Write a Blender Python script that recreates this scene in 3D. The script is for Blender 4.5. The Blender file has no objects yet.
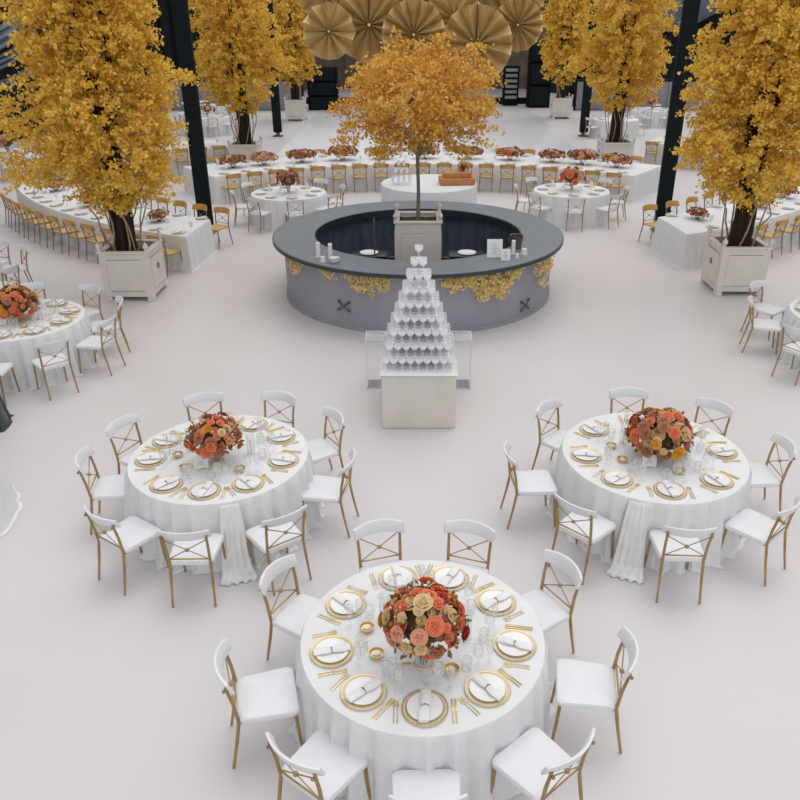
import bpy, math, random
import numpy as np
from mathutils import Vector, Matrix
scn = bpy.context.scene
COL = scn.collection
PI = math.pi
R = math.radians
random.seed(7)

# ------------------------------------------------------------------ materials
def lin(c):
    return tuple(((v/255)/12.92 if v/255 <= .04045 else ((v/255+.055)/1.055)**2.4) for v in c)

def mat(name, rgb, rough=.6, metal=0, rgb2=None, scale=6, bump=0, bscale=40, sheen=0, trans=0, island=False, spec=.5, coat=0):
    m = bpy.data.materials.new(name); m.use_nodes = True
    nt = m.node_tree; N = nt.nodes; L = nt.links
    b = N['Principled BSDF']
    b.inputs['Roughness'].default_value = rough
    b.inputs['Metallic'].default_value = metal
    b.inputs['Specular IOR Level'].default_value = spec
    if coat: b.inputs['Coat Weight'].default_value = coat
    if sheen: b.inputs['Sheen Weight'].default_value = sheen
    tc = N.new('ShaderNodeTexCoord')
    c1 = (*lin(rgb), 1)
    c2 = (*lin(rgb2), 1) if rgb2 else tuple(x*.93 for x in c1[:3])+(1,)
    nz = N.new('ShaderNodeTexNoise'); nz.inputs['Scale'].default_value = scale; nz.inputs['Detail'].default_value = 3
    L.new(tc.outputs['Object'], nz.inputs['Vector'])
    rp = N.new('ShaderNodeValToRGB')
    rp.color_ramp.elements[0].color = c2; rp.color_ramp.elements[0].position = .3
    rp.color_ramp.elements[1].color = c1; rp.color_ramp.elements[1].position = .7
    if island:
        g = N.new('ShaderNodeNewGeometry')
        ad = N.new('ShaderNodeMath'); ad.operation = 'MULTIPLY_ADD'
        ad.inputs[1].default_value = .5
        mu = N.new('ShaderNodeMath'); mu.operation = 'MULTIPLY'; mu.inputs[1].default_value = .55
        L.new(nz.outputs['Fac'], mu.inputs[0])
        L.new(g.outputs['Random Per Island'], ad.inputs[0]); L.new(mu.outputs[0], ad.inputs[2])
        L.new(ad.outputs[0], rp.inputs['Fac'])
    else:
        L.new(nz.outputs['Fac'], rp.inputs['Fac'])
    L.new(rp.outputs['Color'], b.inputs['Base Color'])
    if bump:
        n2 = N.new('ShaderNodeTexNoise'); n2.inputs['Scale'].default_value = bscale
        L.new(tc.outputs['Object'], n2.inputs['Vector'])
        bp = N.new('ShaderNodeBump'); bp.inputs['Strength'].default_value = bump; bp.inputs['Distance'].default_value = .01
        L.new(n2.outputs['Fac'], bp.inputs['Height']); L.new(bp.outputs['Normal'], b.inputs['Normal'])
    if trans:
        t = N.new('ShaderNodeBsdfTranslucent'); L.new(rp.outputs['Color'], t.inputs['Color'])
        mx = N.new('ShaderNodeMixShader'); mx.inputs[0].default_value = trans
        out = N['Material Output']
        L.new(b.outputs[0], mx.inputs[1]); L.new(t.outputs[0], mx.inputs[2]); L.new(mx.outputs[0], out.inputs['Surface'])
    return m

def clear(name, rgb=(235,238,242), opac=.3, rough=.1):
    m = bpy.data.materials.new(name); m.use_nodes = True
    nt = m.node_tree; N = nt.nodes; L = nt.links
    b = N['Principled BSDF']; b.inputs['Base Color'].default_value = (*lin(rgb), 1); b.inputs['Roughness'].default_value = rough
    t = N.new('ShaderNodeBsdfTransparent')
    lw = N.new('ShaderNodeLayerWeight'); lw.inputs['Blend'].default_value = .35
    ma = N.new('ShaderNodeMath'); ma.operation = 'MULTIPLY_ADD'; ma.inputs[1].default_value = .6; ma.inputs[2].default_value = opac; ma.use_clamp = True
    L.new(lw.outputs['Facing'], ma.inputs[0])
    mx = N.new('ShaderNodeMixShader'); L.new(ma.outputs[0], mx.inputs[0])
    L.new(t.outputs[0], mx.inputs[1]); L.new(b.outputs[0], mx.inputs[2]); L.new(mx.outputs[0], N['Material Output'].inputs['Surface'])
    return m

M = dict(
 cloth=mat('white linen', (232,233,233), .85, rgb2=(226,227,228), bump=.15, bscale=90),
 gauze=mat('white gauze', (240,240,239), .9, rgb2=(230,230,229), bump=.3, bscale=60),
 seat=mat('white leatherette', (230,231,233), .45, rgb2=(224,226,229)),
 gold=mat('antique gold metal', (182,156,108), .45, .5, rgb2=(158,130,84)),
 gold_bright=mat('polished gold', (232,208,156), .35, .55, rgb2=(216,190,134)),
 dance=mat('glossy white panels', (224,225,229), .3, rgb2=(221,222,227), scale=.5),
 wood=mat('honey beech wood', (214,170,100), .45, rgb2=(190,142,74), scale=9),
 rush=mat('woven tan seat', (219,184,122), .7, rgb2=(196,155,92), scale=30, bump=.4, bscale=120),
 grey_metal=mat('aged grey metal', (150,140,124), .4, .5, rgb2=(126,116,102)),
 china=mat('white china', (240,240,240), .2, rgb2=(234,234,235), coat=.3),
 napkin=mat('white napkin', (238,238,238), .85, rgb2=(228,228,229), bump=.2, bscale=120),
 paper=mat('white card', (240,240,238), .7),
 wax=mat('white candle wax', (242,240,234), .5),
 slate=mat('slate counter', (124,132,140), .4, rgb2=(115,123,132), scale=3),
 slate_edge=mat('dark green counter edge', (52,62,64), .4, rgb2=(44,54,56)),
 navy=mat('navy curtain', (106,119,140), .7, rgb2=(76,89,112), scale=3, sheen=.3),
 black=mat('black paint', (12,13,14), .8, spec=.15),
 darkgreen=mat('dark green steel', (20,31,36), .75, rgb2=(15,24,29), spec=.2),
 greencloth=mat('dark green velvet', (34,52,54), .8, rgb2=(25,40,43), sheen=.3),
 planter=mat('cream painted wood', (226,220,213), .5, rgb2=(218,212,204), scale=3),
 soil=mat('mossy soil', (70,66,34), .95, rgb2=(40,32,20), scale=18, bump=.8, bscale=40),
 bark=mat('dark bark', (50,38,28), .9, rgb2=(32,24,18), scale=12, bump=.8, bscale=30),
 twig=mat('pale twig', (176,156,128), .8, rgb2=(140,120,94), scale=10, bump=.4),
 trunkgrey=mat('grey bark', (132,124,112), .8, rgb2=(110,100,88), scale=10, bump=.4),
 leaf=mat('yellow ginkgo leaf', (248,216,104), .65, rgb2=(224,182,66), scale=2.2, trans=.3, island=True),
 leaf2=mat('amber leaf', (244,206,104), .65, rgb2=(216,160,68), scale=2.5, trans=.3, island=True),
 blossom=mat('pale gold blossom', (253,240,190), .6, rgb2=(242,208,118), scale=8, trans=.3, island=True),
 green=mat('olive foliage', (126,116,70), .7, rgb2=(96,76,50), scale=20, trans=.2, island=True),
 coral=mat('coral petals', (246,152,112), .65, rgb2=(236,124,84), scale=30, trans=.25),
 peach=mat('peach petals', (244,190,160), .65, rgb2=(238,172,140), scale=30, trans=.25),
 cream=mat('cream petals', (242,218,170), .65, rgb2=(230,196,138), scale=30, trans=.25),
 red=mat('red petals', (204,76,62), .65, rgb2=(174,56,50), scale=30, trans=.2),
 rust=mat('rust brown petals', (204,142,108), .65, rgb2=(178,112,84), scale=30, trans=.2),
 yellow=mat('yellow petals', (240,190,70), .6, rgb2=(230,160,50), scale=30, trans=.25),
 taupe=mat('taupe stage curtain', (112,98,86), .85, rgb2=(88,76,68), scale=1.5),
 darkwall=mat('dark green drape', (24,30,32), .85, rgb2=(16,21,22), scale=1),
 greywall=mat('grey low wall', (150,148,152), .7, rgb2=(140,139,144), scale=1),
 swag=mat('blue grey swag fabric', (110,122,140), .7, rgb2=(84,96,112), scale=2),
 fan=mat('gold pleated paper', (212,186,132), .45, .35, rgb2=(190,162,106), scale=3),
 bronze=mat('bronze', (122,110,104), .45, .4, rgb2=(94,84,80)),
 box=mat('orange brown wood', (206,142,84), .55, rgb2=(184,118,64), scale=8),
 glass=clear('clear glass', opac=.12),
 coupe=clear('champagne glass', (250,251,253), .68, .3),
 acrylic=clear('clear acrylic', (225,230,236), .03, .05),
 charger=clear('pale glass charger', (240,232,214), .5, .2),
)

# bar front: painted boards with fine vertical seams
def board_mat():
    m = mat('lavender grey boards', (158,158,167), .5, rgb2=(149,149,159), scale=1.5)
    return m
M['boards'] = board_mat()

# floor: pale vinyl with faint seams
def floor_mat():
    m = bpy.data.materials.new('pale floor covering'); m.use_nodes = True
    nt = m.node_tree; N = nt.nodes; L = nt.links; b = N['Principled BSDF']
    tc = N.new('ShaderNodeTexCoord')
    nz = N.new('ShaderNodeTexNoise'); nz.inputs['Scale'].default_value = .5; nz.inputs['Detail'].default_value = 4
    L.new(tc.outputs['Object'], nz.inputs['Vector'])
    rp = N.new('ShaderNodeValToRGB')
    rp.color_ramp.elements[0].position = .3; rp.color_ramp.elements[0].color = (*lin((212,207,207)), 1)
    rp.color_ramp.elements[1].position = .7; rp.color_ramp.elements[1].color = (*lin((217,212,212)), 1)
    L.new(nz.outputs['Fac'], rp.inputs['Fac'])
    br = N.new('ShaderNodeTexBrick'); br.inputs['Scale'].default_value = 1
    br.inputs['Brick Width'].default_value = 9; br.inputs['Row Height'].default_value = 1.6
    br.inputs['Mortar Size'].default_value = .008; br.inputs['Mortar Smooth'].default_value = .4
    br.inputs['Color1'].default_value = (1,1,1,1); br.inputs['Color2'].default_value = (.985,.985,.985,1); br.inputs['Mortar'].default_value = (.96,.955,.96,1)
    L.new(tc.outputs['Object'], br.inputs['Vector'])
    mx = N.new('ShaderNodeMix'); mx.data_type = 'RGBA'; mx.blend_type = 'MULTIPLY'; mx.inputs[0].default_value = 1
    L.new(rp.outputs['Color'], mx.inputs[6]); L.new(br.outputs['Color'], mx.inputs[7]); L.new(mx.outputs[2], b.inputs['Base Color'])
    b.inputs['Roughness'].default_value = .38
    b.inputs['Specular IOR Level'].default_value = .35
    return m
M['floor'] = floor_mat()

# ------------------------------------------------------------------ mesh builder
class MB:
    def __init__(s): s.v = []; s.f = []; s.m = []
    def add(s, vs, fs, mi=0, T=None):
        o = len(s.v)
        if T is not None: vs = [tuple(T @ Vector(p)) for p in vs]
        s.v += [tuple(p) for p in vs]; s.f += [tuple(i+o for i in f) for f in fs]; s.m += [mi]*len(fs)
        return s
    def box(s, c, d, mi=0, rz=0, bev=0, T=None):
        x, y, z = d[0]/2, d[1]/2, d[2]/2
        if bev:
            b = min(bev, x*.9, y*.9, z*.9)
            vs = []
            for (zz, k) in ((-z, b), (-z+b, 0), (z-b, 0), (z, b)):
                X, Y = x-k, y-k
                c_ = b*.6 if k == 0 else 0
                for sx, sy in ((-1,-1),(1,-1),(1,1),(-1,1)):
                    if sx*sy > 0: vs += [(sx*X, sy*(Y-b), zz), (sx*(X-b), sy*Y, zz)]
                    else: vs += [(sx*(X-b), sy*Y, zz), (sx*X, sy*(Y-b), zz)]
            fs = [tuple(range(7,-1,-1)), tuple(range(24,32))]
            for k in range(3):
                for i in range(8): fs.append((k*8+i, k*8+(i+1)%8, (k+1)*8+(i+1)%8, (k+1)*8+i))
        else:
            vs = [(sx*x, sy*y, sz*z) for sz in (-1,1) for sx, sy in ((-1,-1),(1,-1),(1,1),(-1,1))]
            fs = [(3,2,1,0),(4,5,6,7),(0,1,5,4),(1,2,6,5),(2,3,7,6),(3,0,4,7)]
        A = Matrix.Translation(c) @ Matrix.Rotation(rz, 4, 'Z')
        if T is not None: A = T @ A
        return s.add(vs, fs, mi, A)
    def lathe(s, prof, n=24, c=(0,0,0), mi=0, T=None, cap=True):
        vs = []; fs = []
        for r, z in prof:
            for i in range(n):
                a = 2*PI*i/n; vs.append((c[0]+r*math.cos(a), c[1]+r*math.sin(a), c[2]+z))
        for k in range(len(prof)-1):
            for i in range(n): fs.append((k*n+i, k*n+(i+1)%n, (k+1)*n+(i+1)%n, (k+1)*n+i))
        if cap:
            if prof[0][0] > 1e-4: fs.append(tuple(range(n-1,-1,-1)))
            if prof[-1][0] > 1e-4: fs.append(tuple((len(prof)-1)*n+i for i in range(n)))
        return s.add(vs, fs, mi, T)
    def tube(s, pts, r, n=8, mi=0, T=None):
        pts = [Vector(p) for p in pts]; k = len(pts)
        rs = r if isinstance(r, (list, tuple)) else [r]*k
        vs = []; fs = []; u = None
        for i, p in enumerate(pts):
            d = (pts[min(i+1,k-1)]-pts[max(i-1,0)]).normalized()
            if u is None:
                u = d.orthogonal().normalized()
            else:
                u = (u - d*u.dot(d)).normalized()
            w = d.cross(u)
            for j in range(n):
                a = 2*PI*j/n; vs.append(tuple(p+(u*math.cos(a)+w*math.sin(a))*rs[i]))
        for i in range(k-1):
            for j in range(n): fs.append((i*n+j, i*n+(j+1)%n, (i+1)*n+(j+1)%n, (i+1)*n+j))
        fs.append(tuple(range(n-1,-1,-1))); fs.append(tuple((k-1)*n+j for j in range(n)))
        return s.add(vs, fs, mi, T)
    def ball(s, c, r, n=8, m=6, mi=0, sz=1):
        prof = [(r*math.sin(PI*i/m), -r*sz*math.cos(PI*i/m)) for i in range(m+1)]
        return s.lathe(prof, n, c, mi, cap=False)
    def mesh(s, name, mats, smooth=True, weld=False):
        me = bpy.data.meshes.new(name); me.from_pydata(s.v, [], s.f)
        for m in (mats if isinstance(mats, (list, tuple)) else [mats]): me.materials.append(m)
        me.polygons.foreach_set('material_index', s.m)
        if smooth:
            me.polygons.foreach_set('use_smooth', [True]*len(s.f))
            try: me.set_sharp_from_angle(angle=R(38))
            except Exception: pass
        me.update(); return me
    def build(s, name, mats, parent=None, smooth=True, loc=None, rz=0):
        return link(name, s.mesh(name, mats, smooth), parent, loc, rz)

def link(name, me, parent=None, loc=None, rz=0):
    o = bpy.data.objects.new(name, me); COL.objects.link(o)
    if parent is not None: o.parent = parent
    if loc is not None: o.location = loc
    if rz: o.rotation_euler = (0,0,rz)
    return o
def empty(name, loc=(0,0,0), rz=0):
    o = bpy.data.objects.new(name, None); COL.objects.link(o); o.location = loc; o.rotation_euler = (0,0,rz); return o
def tag(o, label, cat, group=None, kind=None):
    o['label'] = label; o['category'] = cat
    if group: o['group'] = group
    if kind: o['kind'] = kind
    return o
def struct(o): o['kind'] = 'structure'; return o
def copy_tree(o, parent=None):
    c = o.copy(); COL.objects.link(c)
    if parent is not None: c.parent = parent
    for ch in list(KIDS.get(o.name, [])):
        copy_tree(ch, c)
    return c
KIDS = {}
def proto_done(o):
    for c in bpy.data.objects:
        if c.parent is not None: KIDS.setdefault(c.parent.name, [])
    KIDS.clear()
    for c in bpy.data.objects:
        if c.parent is not None: KIDS.setdefault(c.parent.name, []).append(c)
USED = set()
def place(proto, loc, rz, label, cat, group=None):
    if proto.name not in USED:
        USED.add(proto.name); o = proto
    else:
        o = copy_tree(proto)
    o.location = loc; o.rotation_euler = (0,0,rz)
    tag(o, label, cat, group)
    return o

# ------------------------------------------------------------------ camera  (pitch 26.4 deg down, 5 m up)
cam = bpy.data.cameras.new('camera'); co = bpy.data.objects.new('camera', cam); COL.objects.link(co)
co.location = (0,0,5.0); co.rotation_euler = (R(90-26.4),0,0)
cam.sensor_width = 36; cam.lens = 779/800*36; cam.shift_x = -18/800; cam.clip_end = 300
scn.camera = co

# ------------------------------------------------------------------ light
w = bpy.data.worlds.new('sky'); scn.world = w; w.use_nodes = True
bg = w.node_tree.nodes['Background']; bg.inputs[0].default_value = (.96,.97,1,1); bg.inputs[1].default_value = .95
sl = bpy.data.lights.new('sun', 'SUN'); so = bpy.data.objects.new('sun', sl); COL.objects.link(so)
sl.energy = .9; sl.angle = R(50); sl.color = (1,.965,.93); so.rotation_euler = (R(-22), R(14), 0); so.location = (0,20,30)
scn.view_settings.view_transform = 'Standard'; scn.view_settings.look = 'None'; scn.view_settings.gamma = 1
scn.view_settings.exposure = 0; scn.view_settings.use_curve_mapping = False
try: scn.cycles.transparent_max_bounces = 32
except Exception: pass

# ------------------------------------------------------------------ setting
b = MB(); b.box((0,24,-.05), (52,68,.1)); struct(b.build('floor', M['floor'], smooth=False))
def drape_wall(p0, p1, h, amp=.12, per=.9, z0=0):
    p0, p1 = Vector(p0), Vector(p1); d = (p1-p0); L_ = d.length; d.normalize(); nrm = Vector((-d.y, d.x))
    n = int(L_/per*8); vs = []; fs = []
    for i in range(n+1):
        t = i/n*L_; off = amp*math.cos(2*PI*t/per)+.3*amp*math.sin(5.3*t)
        q = p0+d*t+nrm*off
        vs += [(q.x, q.y, z0), (q.x, q.y, z0+h)]
    for i in range(n): fs.append((2*i, 2*i+2, 2*i+3, 2*i+1))
    # back face for thickness
    o = len(vs)
    a = p0-nrm*(amp*1.6) ; c = p1-nrm*(amp*1.6)
    vs += [(a.x,a.y,z0),(c.x,c.y,z0),(c.x,c.y,z0+h),(a.x,a.y,z0+h)]
    fs += [(o, o+3, o+2, o+1), (0, 1, o+3, o), (2*n, o+1, o+2, 2*n+1)]
    return MB().add(vs, fs)
struct(drape_wall((26,58), (-26,58), 12).build('wall_back', M['darkwall']))
struct(drape_wall((-17.6,58), (-17.6,-10), 12).build('wall_left', M['darkwall']))
struct(drape_wall((26,-10), (26,58), 12).build('wall_right', M['darkwall']))

# grey low walls each side of the stage, with dark top rail
def low_wall(x0, x1, y, lab):
    r = empty('partition_wall', ((x0+x1)/2, y, 0)); L_ = x1-x0
    b = MB(); n = max(1, int(L_/2.4))
    for i in range(n):
        b.box((-L_/2+L_*(i+.5)/n, 0, .82), (L_/n-.03, .12, 1.5), bev=.02)
    b.box((0,.02,.75), (L_, .06, 1.5)); b.build('panel', M['greywall'], r)
    MB().box((0,0,1.6), (L_+.1, .2, .1), bev=.02).build('top_rail', M['darkgreen'], r)
    for s in (-1,1): MB().box((s*(L_/2+.03),0,.82), (.1,.18,1.64), bev=.01).build('post', M['darkgreen'], r)
    tag(r, lab, 'partition', 'grey partition walls at the back')
low_wall(-17, -6.6, 47.5, 'long grey panelled partition with dark rail behind the far left tables')
low_wall(9, 22, 47.5, 'long grey panelled partition with dark rail behind the far right tables')

# stage
r = empty('stage', (0,54,0))
MB().box((0,0,.2), (15,5.9,.4), bev=.02).build('platform', M['greywall'], r)
MB().box((0,-3.03,.19), (14.9,.05,.36)).build('skirting', M['darkgreen'], r)
tag(r, 'low stage platform with dark front edge across the back of the hall', 'stage')
o = drape_wall((8.5,57.4), (-8.5,57.4), 9.5, .1, .7).build('stage_curtain', M['taupe'])
tag(o, 'taupe pleated curtain hanging behind the stage', 'curtain')
# speaker towers
def speaker(x, y, wd, h, lab):
    r = empty('speaker_tower', (x,y,0))
    n = 3
    for i in range(n):
        hh = h/n
        c = MB().box((0,0,hh*(i+.5)), (wd, .9, hh-.03), bev=.03).build('cabinet', M['black'], r)
        MB().box((0,-.47,hh*(i+.5)), (wd*.86, .03, hh*.85), bev=.01).build('grille', M['darkgreen'], c)
    tag(r, lab, 'loudspeaker')
speaker(-5.45, 48, 1.7, 2.3, 'wide black speaker tower at the left end of the stage')
speaker(7.1, 49.3, 1.3, 3.7, 'tall black speaker tower at the right end of the stage')
speaker(9.35, 50, .8, 2.4, 'narrow dark speaker stack behind the far right tree planter')
# amplifier rack with white labels near the right tower
r = empty('equipment_rack', (5.55,50.2,0))
MB().box((0,0,1.1), (.9,.7,2.2), bev=.02).build('frame', M['black'], r)
for i in range(6): MB().box((0,-.37,.5+.3*i), (.7,.05,.17), bev=.01).build('unit', M['greywall'], r)
tag(r, 'black equipment rack with pale units left of the tall speaker tower', 'equipment rack')

# swags of blue grey fabric along the left
def swag(p0, p1, sag, wd, lab):
    p0, p1 = Vector(p0), Vector(p1); n = 28; m = 8; vs = []; fs = []
    for i in range(n+1):
        t = i/n; c = p0.lerp(p1, t); c.z -= sag*4*t*(1-t)
        for j in range(m+1):
            u = j/m; vs.append((c.x+.12*math.sin(u*PI*5)+.1*u, c.y, c.z-wd*u*(.6+.4*4*t*(1-t))))
    for i in range(n):
        for j in range(m): fs.append((i*(m+1)+j, (i+1)*(m+1)+j, (i+1)*(m+1)+j+1, i*(m+1)+j+1))
    me = MB().add(vs, fs)
    o = me.build('fabric_swag', M['swag'])
    md = o.modifiers.new('s', 'SOLIDIFY'); md.thickness = .03
    tag(o, lab, 'fabric swag', 'fabric swags on the left wall')
swag((-17.1,28.5,5.35), (-17.1,38,5.35), 1.0, .8, 'upper blue grey fabric swag on the left wall')
swag((-17.1,28.5,4.3), (-17.1,38,4.3), .9, .5, 'middle blue grey fabric swag on the left wall')
swag((-17.1,28.5,3.1), (-17.1,38,3.1), .6, .3, 'lowest blue grey fabric swag on the left wall')
swag((12.5,57.65,6.6), (20,57.65,6.6), .5, 2.2, 'blue grey fabric swag on the back wall beside the right tall pole')
o = MB().box((.45,39.8,.009), (12.1,21.4,.016), bev=.004).build('dance_floor', M['dance'])
tag(o, 'glossy white dance floor in front of the stage', 'dance floor')

# tent poles and the beams they carry
def pole(x, y, wd, lab):
    r = empty('tent_pole', (x,y,0))
    MB().box((0,0,5.7), (wd,wd*.5,11.0), bev=.03).build('shaft', M['darkgreen'], r)
    b = MB().box((0,0,.02), (wd*1.15,wd*1.1,.04), bev=.01)
    b.lathe([(.09,0),(.09,.16)], 12, (0,0,.04)); b.build('base_plate', M['bronze'], r)
    MB().box((0,0,.2), (wd*.9,wd*.7,.04)).build('foot', M['darkgreen'], r)
    tag(r, lab, 'pole', 'dark poles carrying the roof')
pole(-5.35,19.6,.36,'thick dark green pole behind the left curved table')
pole(6.2,19.8,.36,'thick dark green pole behind the right curved table')
pole(-6.35,37,.38,'more distant dark green pole left of the white dance floor')
pole(7.5,37,.38,'more distant dark green pole right of the white dance floor')
k = 0
for y in (19.7, 37):
    k += 1; struct(MB().box((0,y,11.35), (52,.3,.3)).build('trim_%d' % k, M['darkgreen'], smooth=False))
for x in (-5.8, 6.8):
    k += 1; struct(MB().box((x,24,11.6), (.3,68,.2)).build('trim_%d' % k, M['darkgreen'], smooth=False))
k += 1; struct(MB().box((0,21,11.6), (12,.2,.2)).build('trim_%d' % k, M['darkgreen'], smooth=False))

# ------------------------------------------------------------------ chairs
def make_chair(kind):
    white = kind == 'white'
    fm = M['gold'] if white else M['grey_metal']
    sm = M['seat'] if white else M['rush']
    rm = M['seat'] if white else M['wood']
    root = empty('cross_back_chair')
    # seat pad: superellipse trapezoid, domed
    n = 48; th = .055 if white else .035; z0 = .422 if white else .432
    prof = [(.95,0),(1,.012),(1,th-.016),(.96,th-.004),(.85,th+.002),(.45,th+.008)]
    vs = []; fs = []
    for k, z in prof:
        for i in range(n):
            # rounded rectangle: twelve points per corner
            q4, t4 = divmod(i, 12); a = PI/2*(q4+t4/11); rr_ = .26
            X = (1 if q4 in (0,3) else -1)*(1-rr_)+rr_*math.cos(a); Y = (1 if q4 in (0,1) else -1)*(1-rr_)+rr_*math.sin(a)
            hw = .222+.012*Y
            vs.append((X*hw*k, Y*.222*k+.012, z0+z))
    for q in range(len(prof)-1):
        for i in range(n): fs.append((q*n+i, q*n+(i+1)%n, (q+1)*n+(i+1)%n, (q+1)*n+i))
    fs.append(tuple(range(n-1,-1,-1))); fs.append(tuple((len(prof)-1)*n+i for i in range(n)))
    MB().add(vs, fs).build('seat', sm, root)
    f = MB()
    for (a, c) in (((-.19,.19,.432),(.19,.19,.432)), ((-.19,-.19,.432),(.19,-.19,.432)), ((-.195,-.19,.432),(-.195,.19,.432)), ((.195,-.19,.432),(.195,.19,.432))):
        f.tube([a, c], .010, 6)
    f.build('seat_frame', fm, root)
    for s in (-1,1):
        MB().tube([(s*.2,.2,.43),(s*.205,.215,.2),(s*.212,.235,0)], [.014,.0135,.011], 8).build('leg', fm, root)
        MB().tube([(s*.2,-.285,0),(s*.193,-.235,.25),(s*.188,-.205,.44),(s*.192,-.225,.62),(s*.2,-.262,.8)], [.011,.0135,.0145,.014,.012], 8).build('leg', fm, root)
    # curved top rail (wraps forward at the ends)
    n = 14; vs = []; fs = []
    for i in range(n+1):
        t = -1+2*i/n; x = t*.232; y = -.30+.075*t*t; h = (.054 if white else .068)-.008*t*t; zc = (.815 if white else .80)-.01*t*t
        nx, ny = -2*.075*t/.245, 1.0; l = math.hypot(nx, ny); nx /= l; ny /= l
        for (u, v) in ((-1,-.7),(-.6,-1),(.6,-1),(1,-.7),(1,.7),(.6,1),(-.6,1),(-1,.7)):
            vs.append((x+nx*.014*u, y+ny*.014*u-(.02*v), zc+h*v))
    for i in range(n):
        for j in range(8): fs.append((i*8+j, (i+1)*8+j, (i+1)*8+(j+1)%8, i*8+(j+1)%8))
    fs.append(tuple(range(8))); fs.append(tuple(n*8+j for j in range(7,-1,-1)))
    MB().add(vs, fs).build('top_rail', rm, root)
    x = MB()
    def P(px, z): return (px, -.205-.055*max(0,(z-.44)/.36)-.004, z)
    x.tube([P(-.185,.745),P(-.09,.685),P(0,.627),P(.09,.57),P(.185,.51)], .005, 6)
    x.tube([P(.185,.745),P(.09,.685),P(0,.627),P(-.09,.57),P(-.185,.51)], .005, 6)
    x.tube([P(-.19,.51),P(.19,.51)], .0075, 6)
    xb = x.build('cross_brace', fm, root)
    MB().ball(P(0,.625), .02, 10, 6).build('medallion', fm, xb)
    for s in (-1,1): MB().ball((s*.197,-.276,.765), .014, 8, 5).build('bolt', fm, root)
    return root
white_chair = make_chair('white'); wood_chair = make_chair('wood')
# simplified far chair: one mesh, several materials
def make_far(src, name):
    b = MB(); mats = []; 
    for ch in [c for c in bpy.data.objects if c.parent == src or (c.parent and c.parent.parent == src)]:
        m = ch.data.materials[0]
        if m not in mats: mats.append(m)
        b.add([tuple(v.co) for v in ch.data.vertices], [tuple(p.vertices) for p in ch.data.polygons], mats.index(m))
    return b.mesh(name, mats)
far_white = make_far(white_chair, 'cross_back_chair'); far_wood = make_far(wood_chair, 'cross_back_chair')
proto_done(None)
def chair_at(proto, cx, cy, ang, rail_r, label, group, inward=True, far=None):
    # rail_r: distance of the back rail from the centre
    a = R(ang); rr = rail_r-.29 if inward else rail_r+.29
    loc = (cx+rr*math.cos(a), cy+rr*math.sin(a), 0)
    rz = a+PI/2 if inward else a-PI/2
    if far is not None:
        o = link('cross_back_chair', far, None, loc, rz); tag(o, label, 'chair', group); return o
    return place(proto, loc, rz, label, 'chair', group)

# ------------------------------------------------------------------ tablecloths
def cloth(outline, h, seed, name, label, group, amp=.035, flare=.06, per=.2, loc=(0,0,0), drop=None):
    """outline: dense closed CCW list of (x,y); skirt to the floor with folds"""
    rnd = random.Random(seed); P = [Vector(p) for p in outline]; n = len(P)
    nrm = []; s = [0]
    for i in range(n):
        t = (P[(i+1)%n]-P[i-1]).normalized(); nrm.append(Vector((t.y, -t.x)))
        s.append(s[-1]+(P[(i+1)%n]-P[i]).length)
    tot = s[-1]; nf = max(6, round(tot/per))
    ph = [rnd.uniform(0,6.28) for _ in range(5)]
    def fold(i):
        u = 2*PI*s[i]/tot
        w_ = u*nf + 1.1*math.sin(u*3+ph[0]) + .8*math.sin(u*7+ph[1])
        env = .55+.45*math.sin(u*5+ph[2])*math.sin(u*2+ph[3])
        return (math.cos(w_)*.7+.3*math.cos(2.3*w_+ph[4]))*env
    F = [fold(i) for i in range(n)]
    rows = [(h, -.012, 0, 1), (h-.003, 0, 0, 1), (h-.014, .006, .02, 1)]
    for k in range(1, 9):
        t = k/8; rows.append((h*(1-t)+.0, .008+flare*t**.8, .3+.7*t, 1))
    rows[-1] = (.012, rows[-1][1]+.01, 1, 1)
    rows.append((.004, rows[-1][1]+.035, 1.2, 1))
    vs = []; fs = []
    for (z, off, fa, _) in rows:
        for i in range(n):
            q = P[i]+nrm[i]*(off+amp*fa*(F[i]+.2)); vs.append((q.x, q.y, z))
    for k in range(len(rows)-1):
        for i in range(n): fs.append((k*n+(i+1)%n, k*n+i, (k+1)*n+i, (k+1)*n+(i+1)%n))
    fs.append(tuple(range(n)))
    o = MB().add(vs, fs).build(name, M['cloth'], loc=loc)
    tag(o, label, 'tablecloth', group)
    return o
def circle(r, n=200): return [(r*math.cos(2*PI*i/n), r*math.sin(2*PI*i/n)) for i in range(n)]
def arc_outline(cx, cy, r0, r1, a0, a1, st=.045, s0=0, s1=0):
    """s0, s1: how far the two ends are cut back at the inner edge, in degrees"""
    q = arc_outline_(cx, cy, r0, r1, a0, a1, st); A0, A1 = R(min(a0,a1)), R(max(a0,a1)); out = []
    for (x, y) in q:
        r_ = math.hypot(x-cx, y-cy); a = math.atan2(y-cy, x-cx)
        while a < A0-.01: a += 2*PI
        t = (a-A0)/(A1-A0); u = (r1-r_)/(r1-r0)
        # rounded corners at the ends
        a += R(s0)*u*(1-t)**3-R(s1)*u*t**3
        out.append((cx+r_*math.cos(a), cy+r_*math.sin(a)))
    return out
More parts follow.
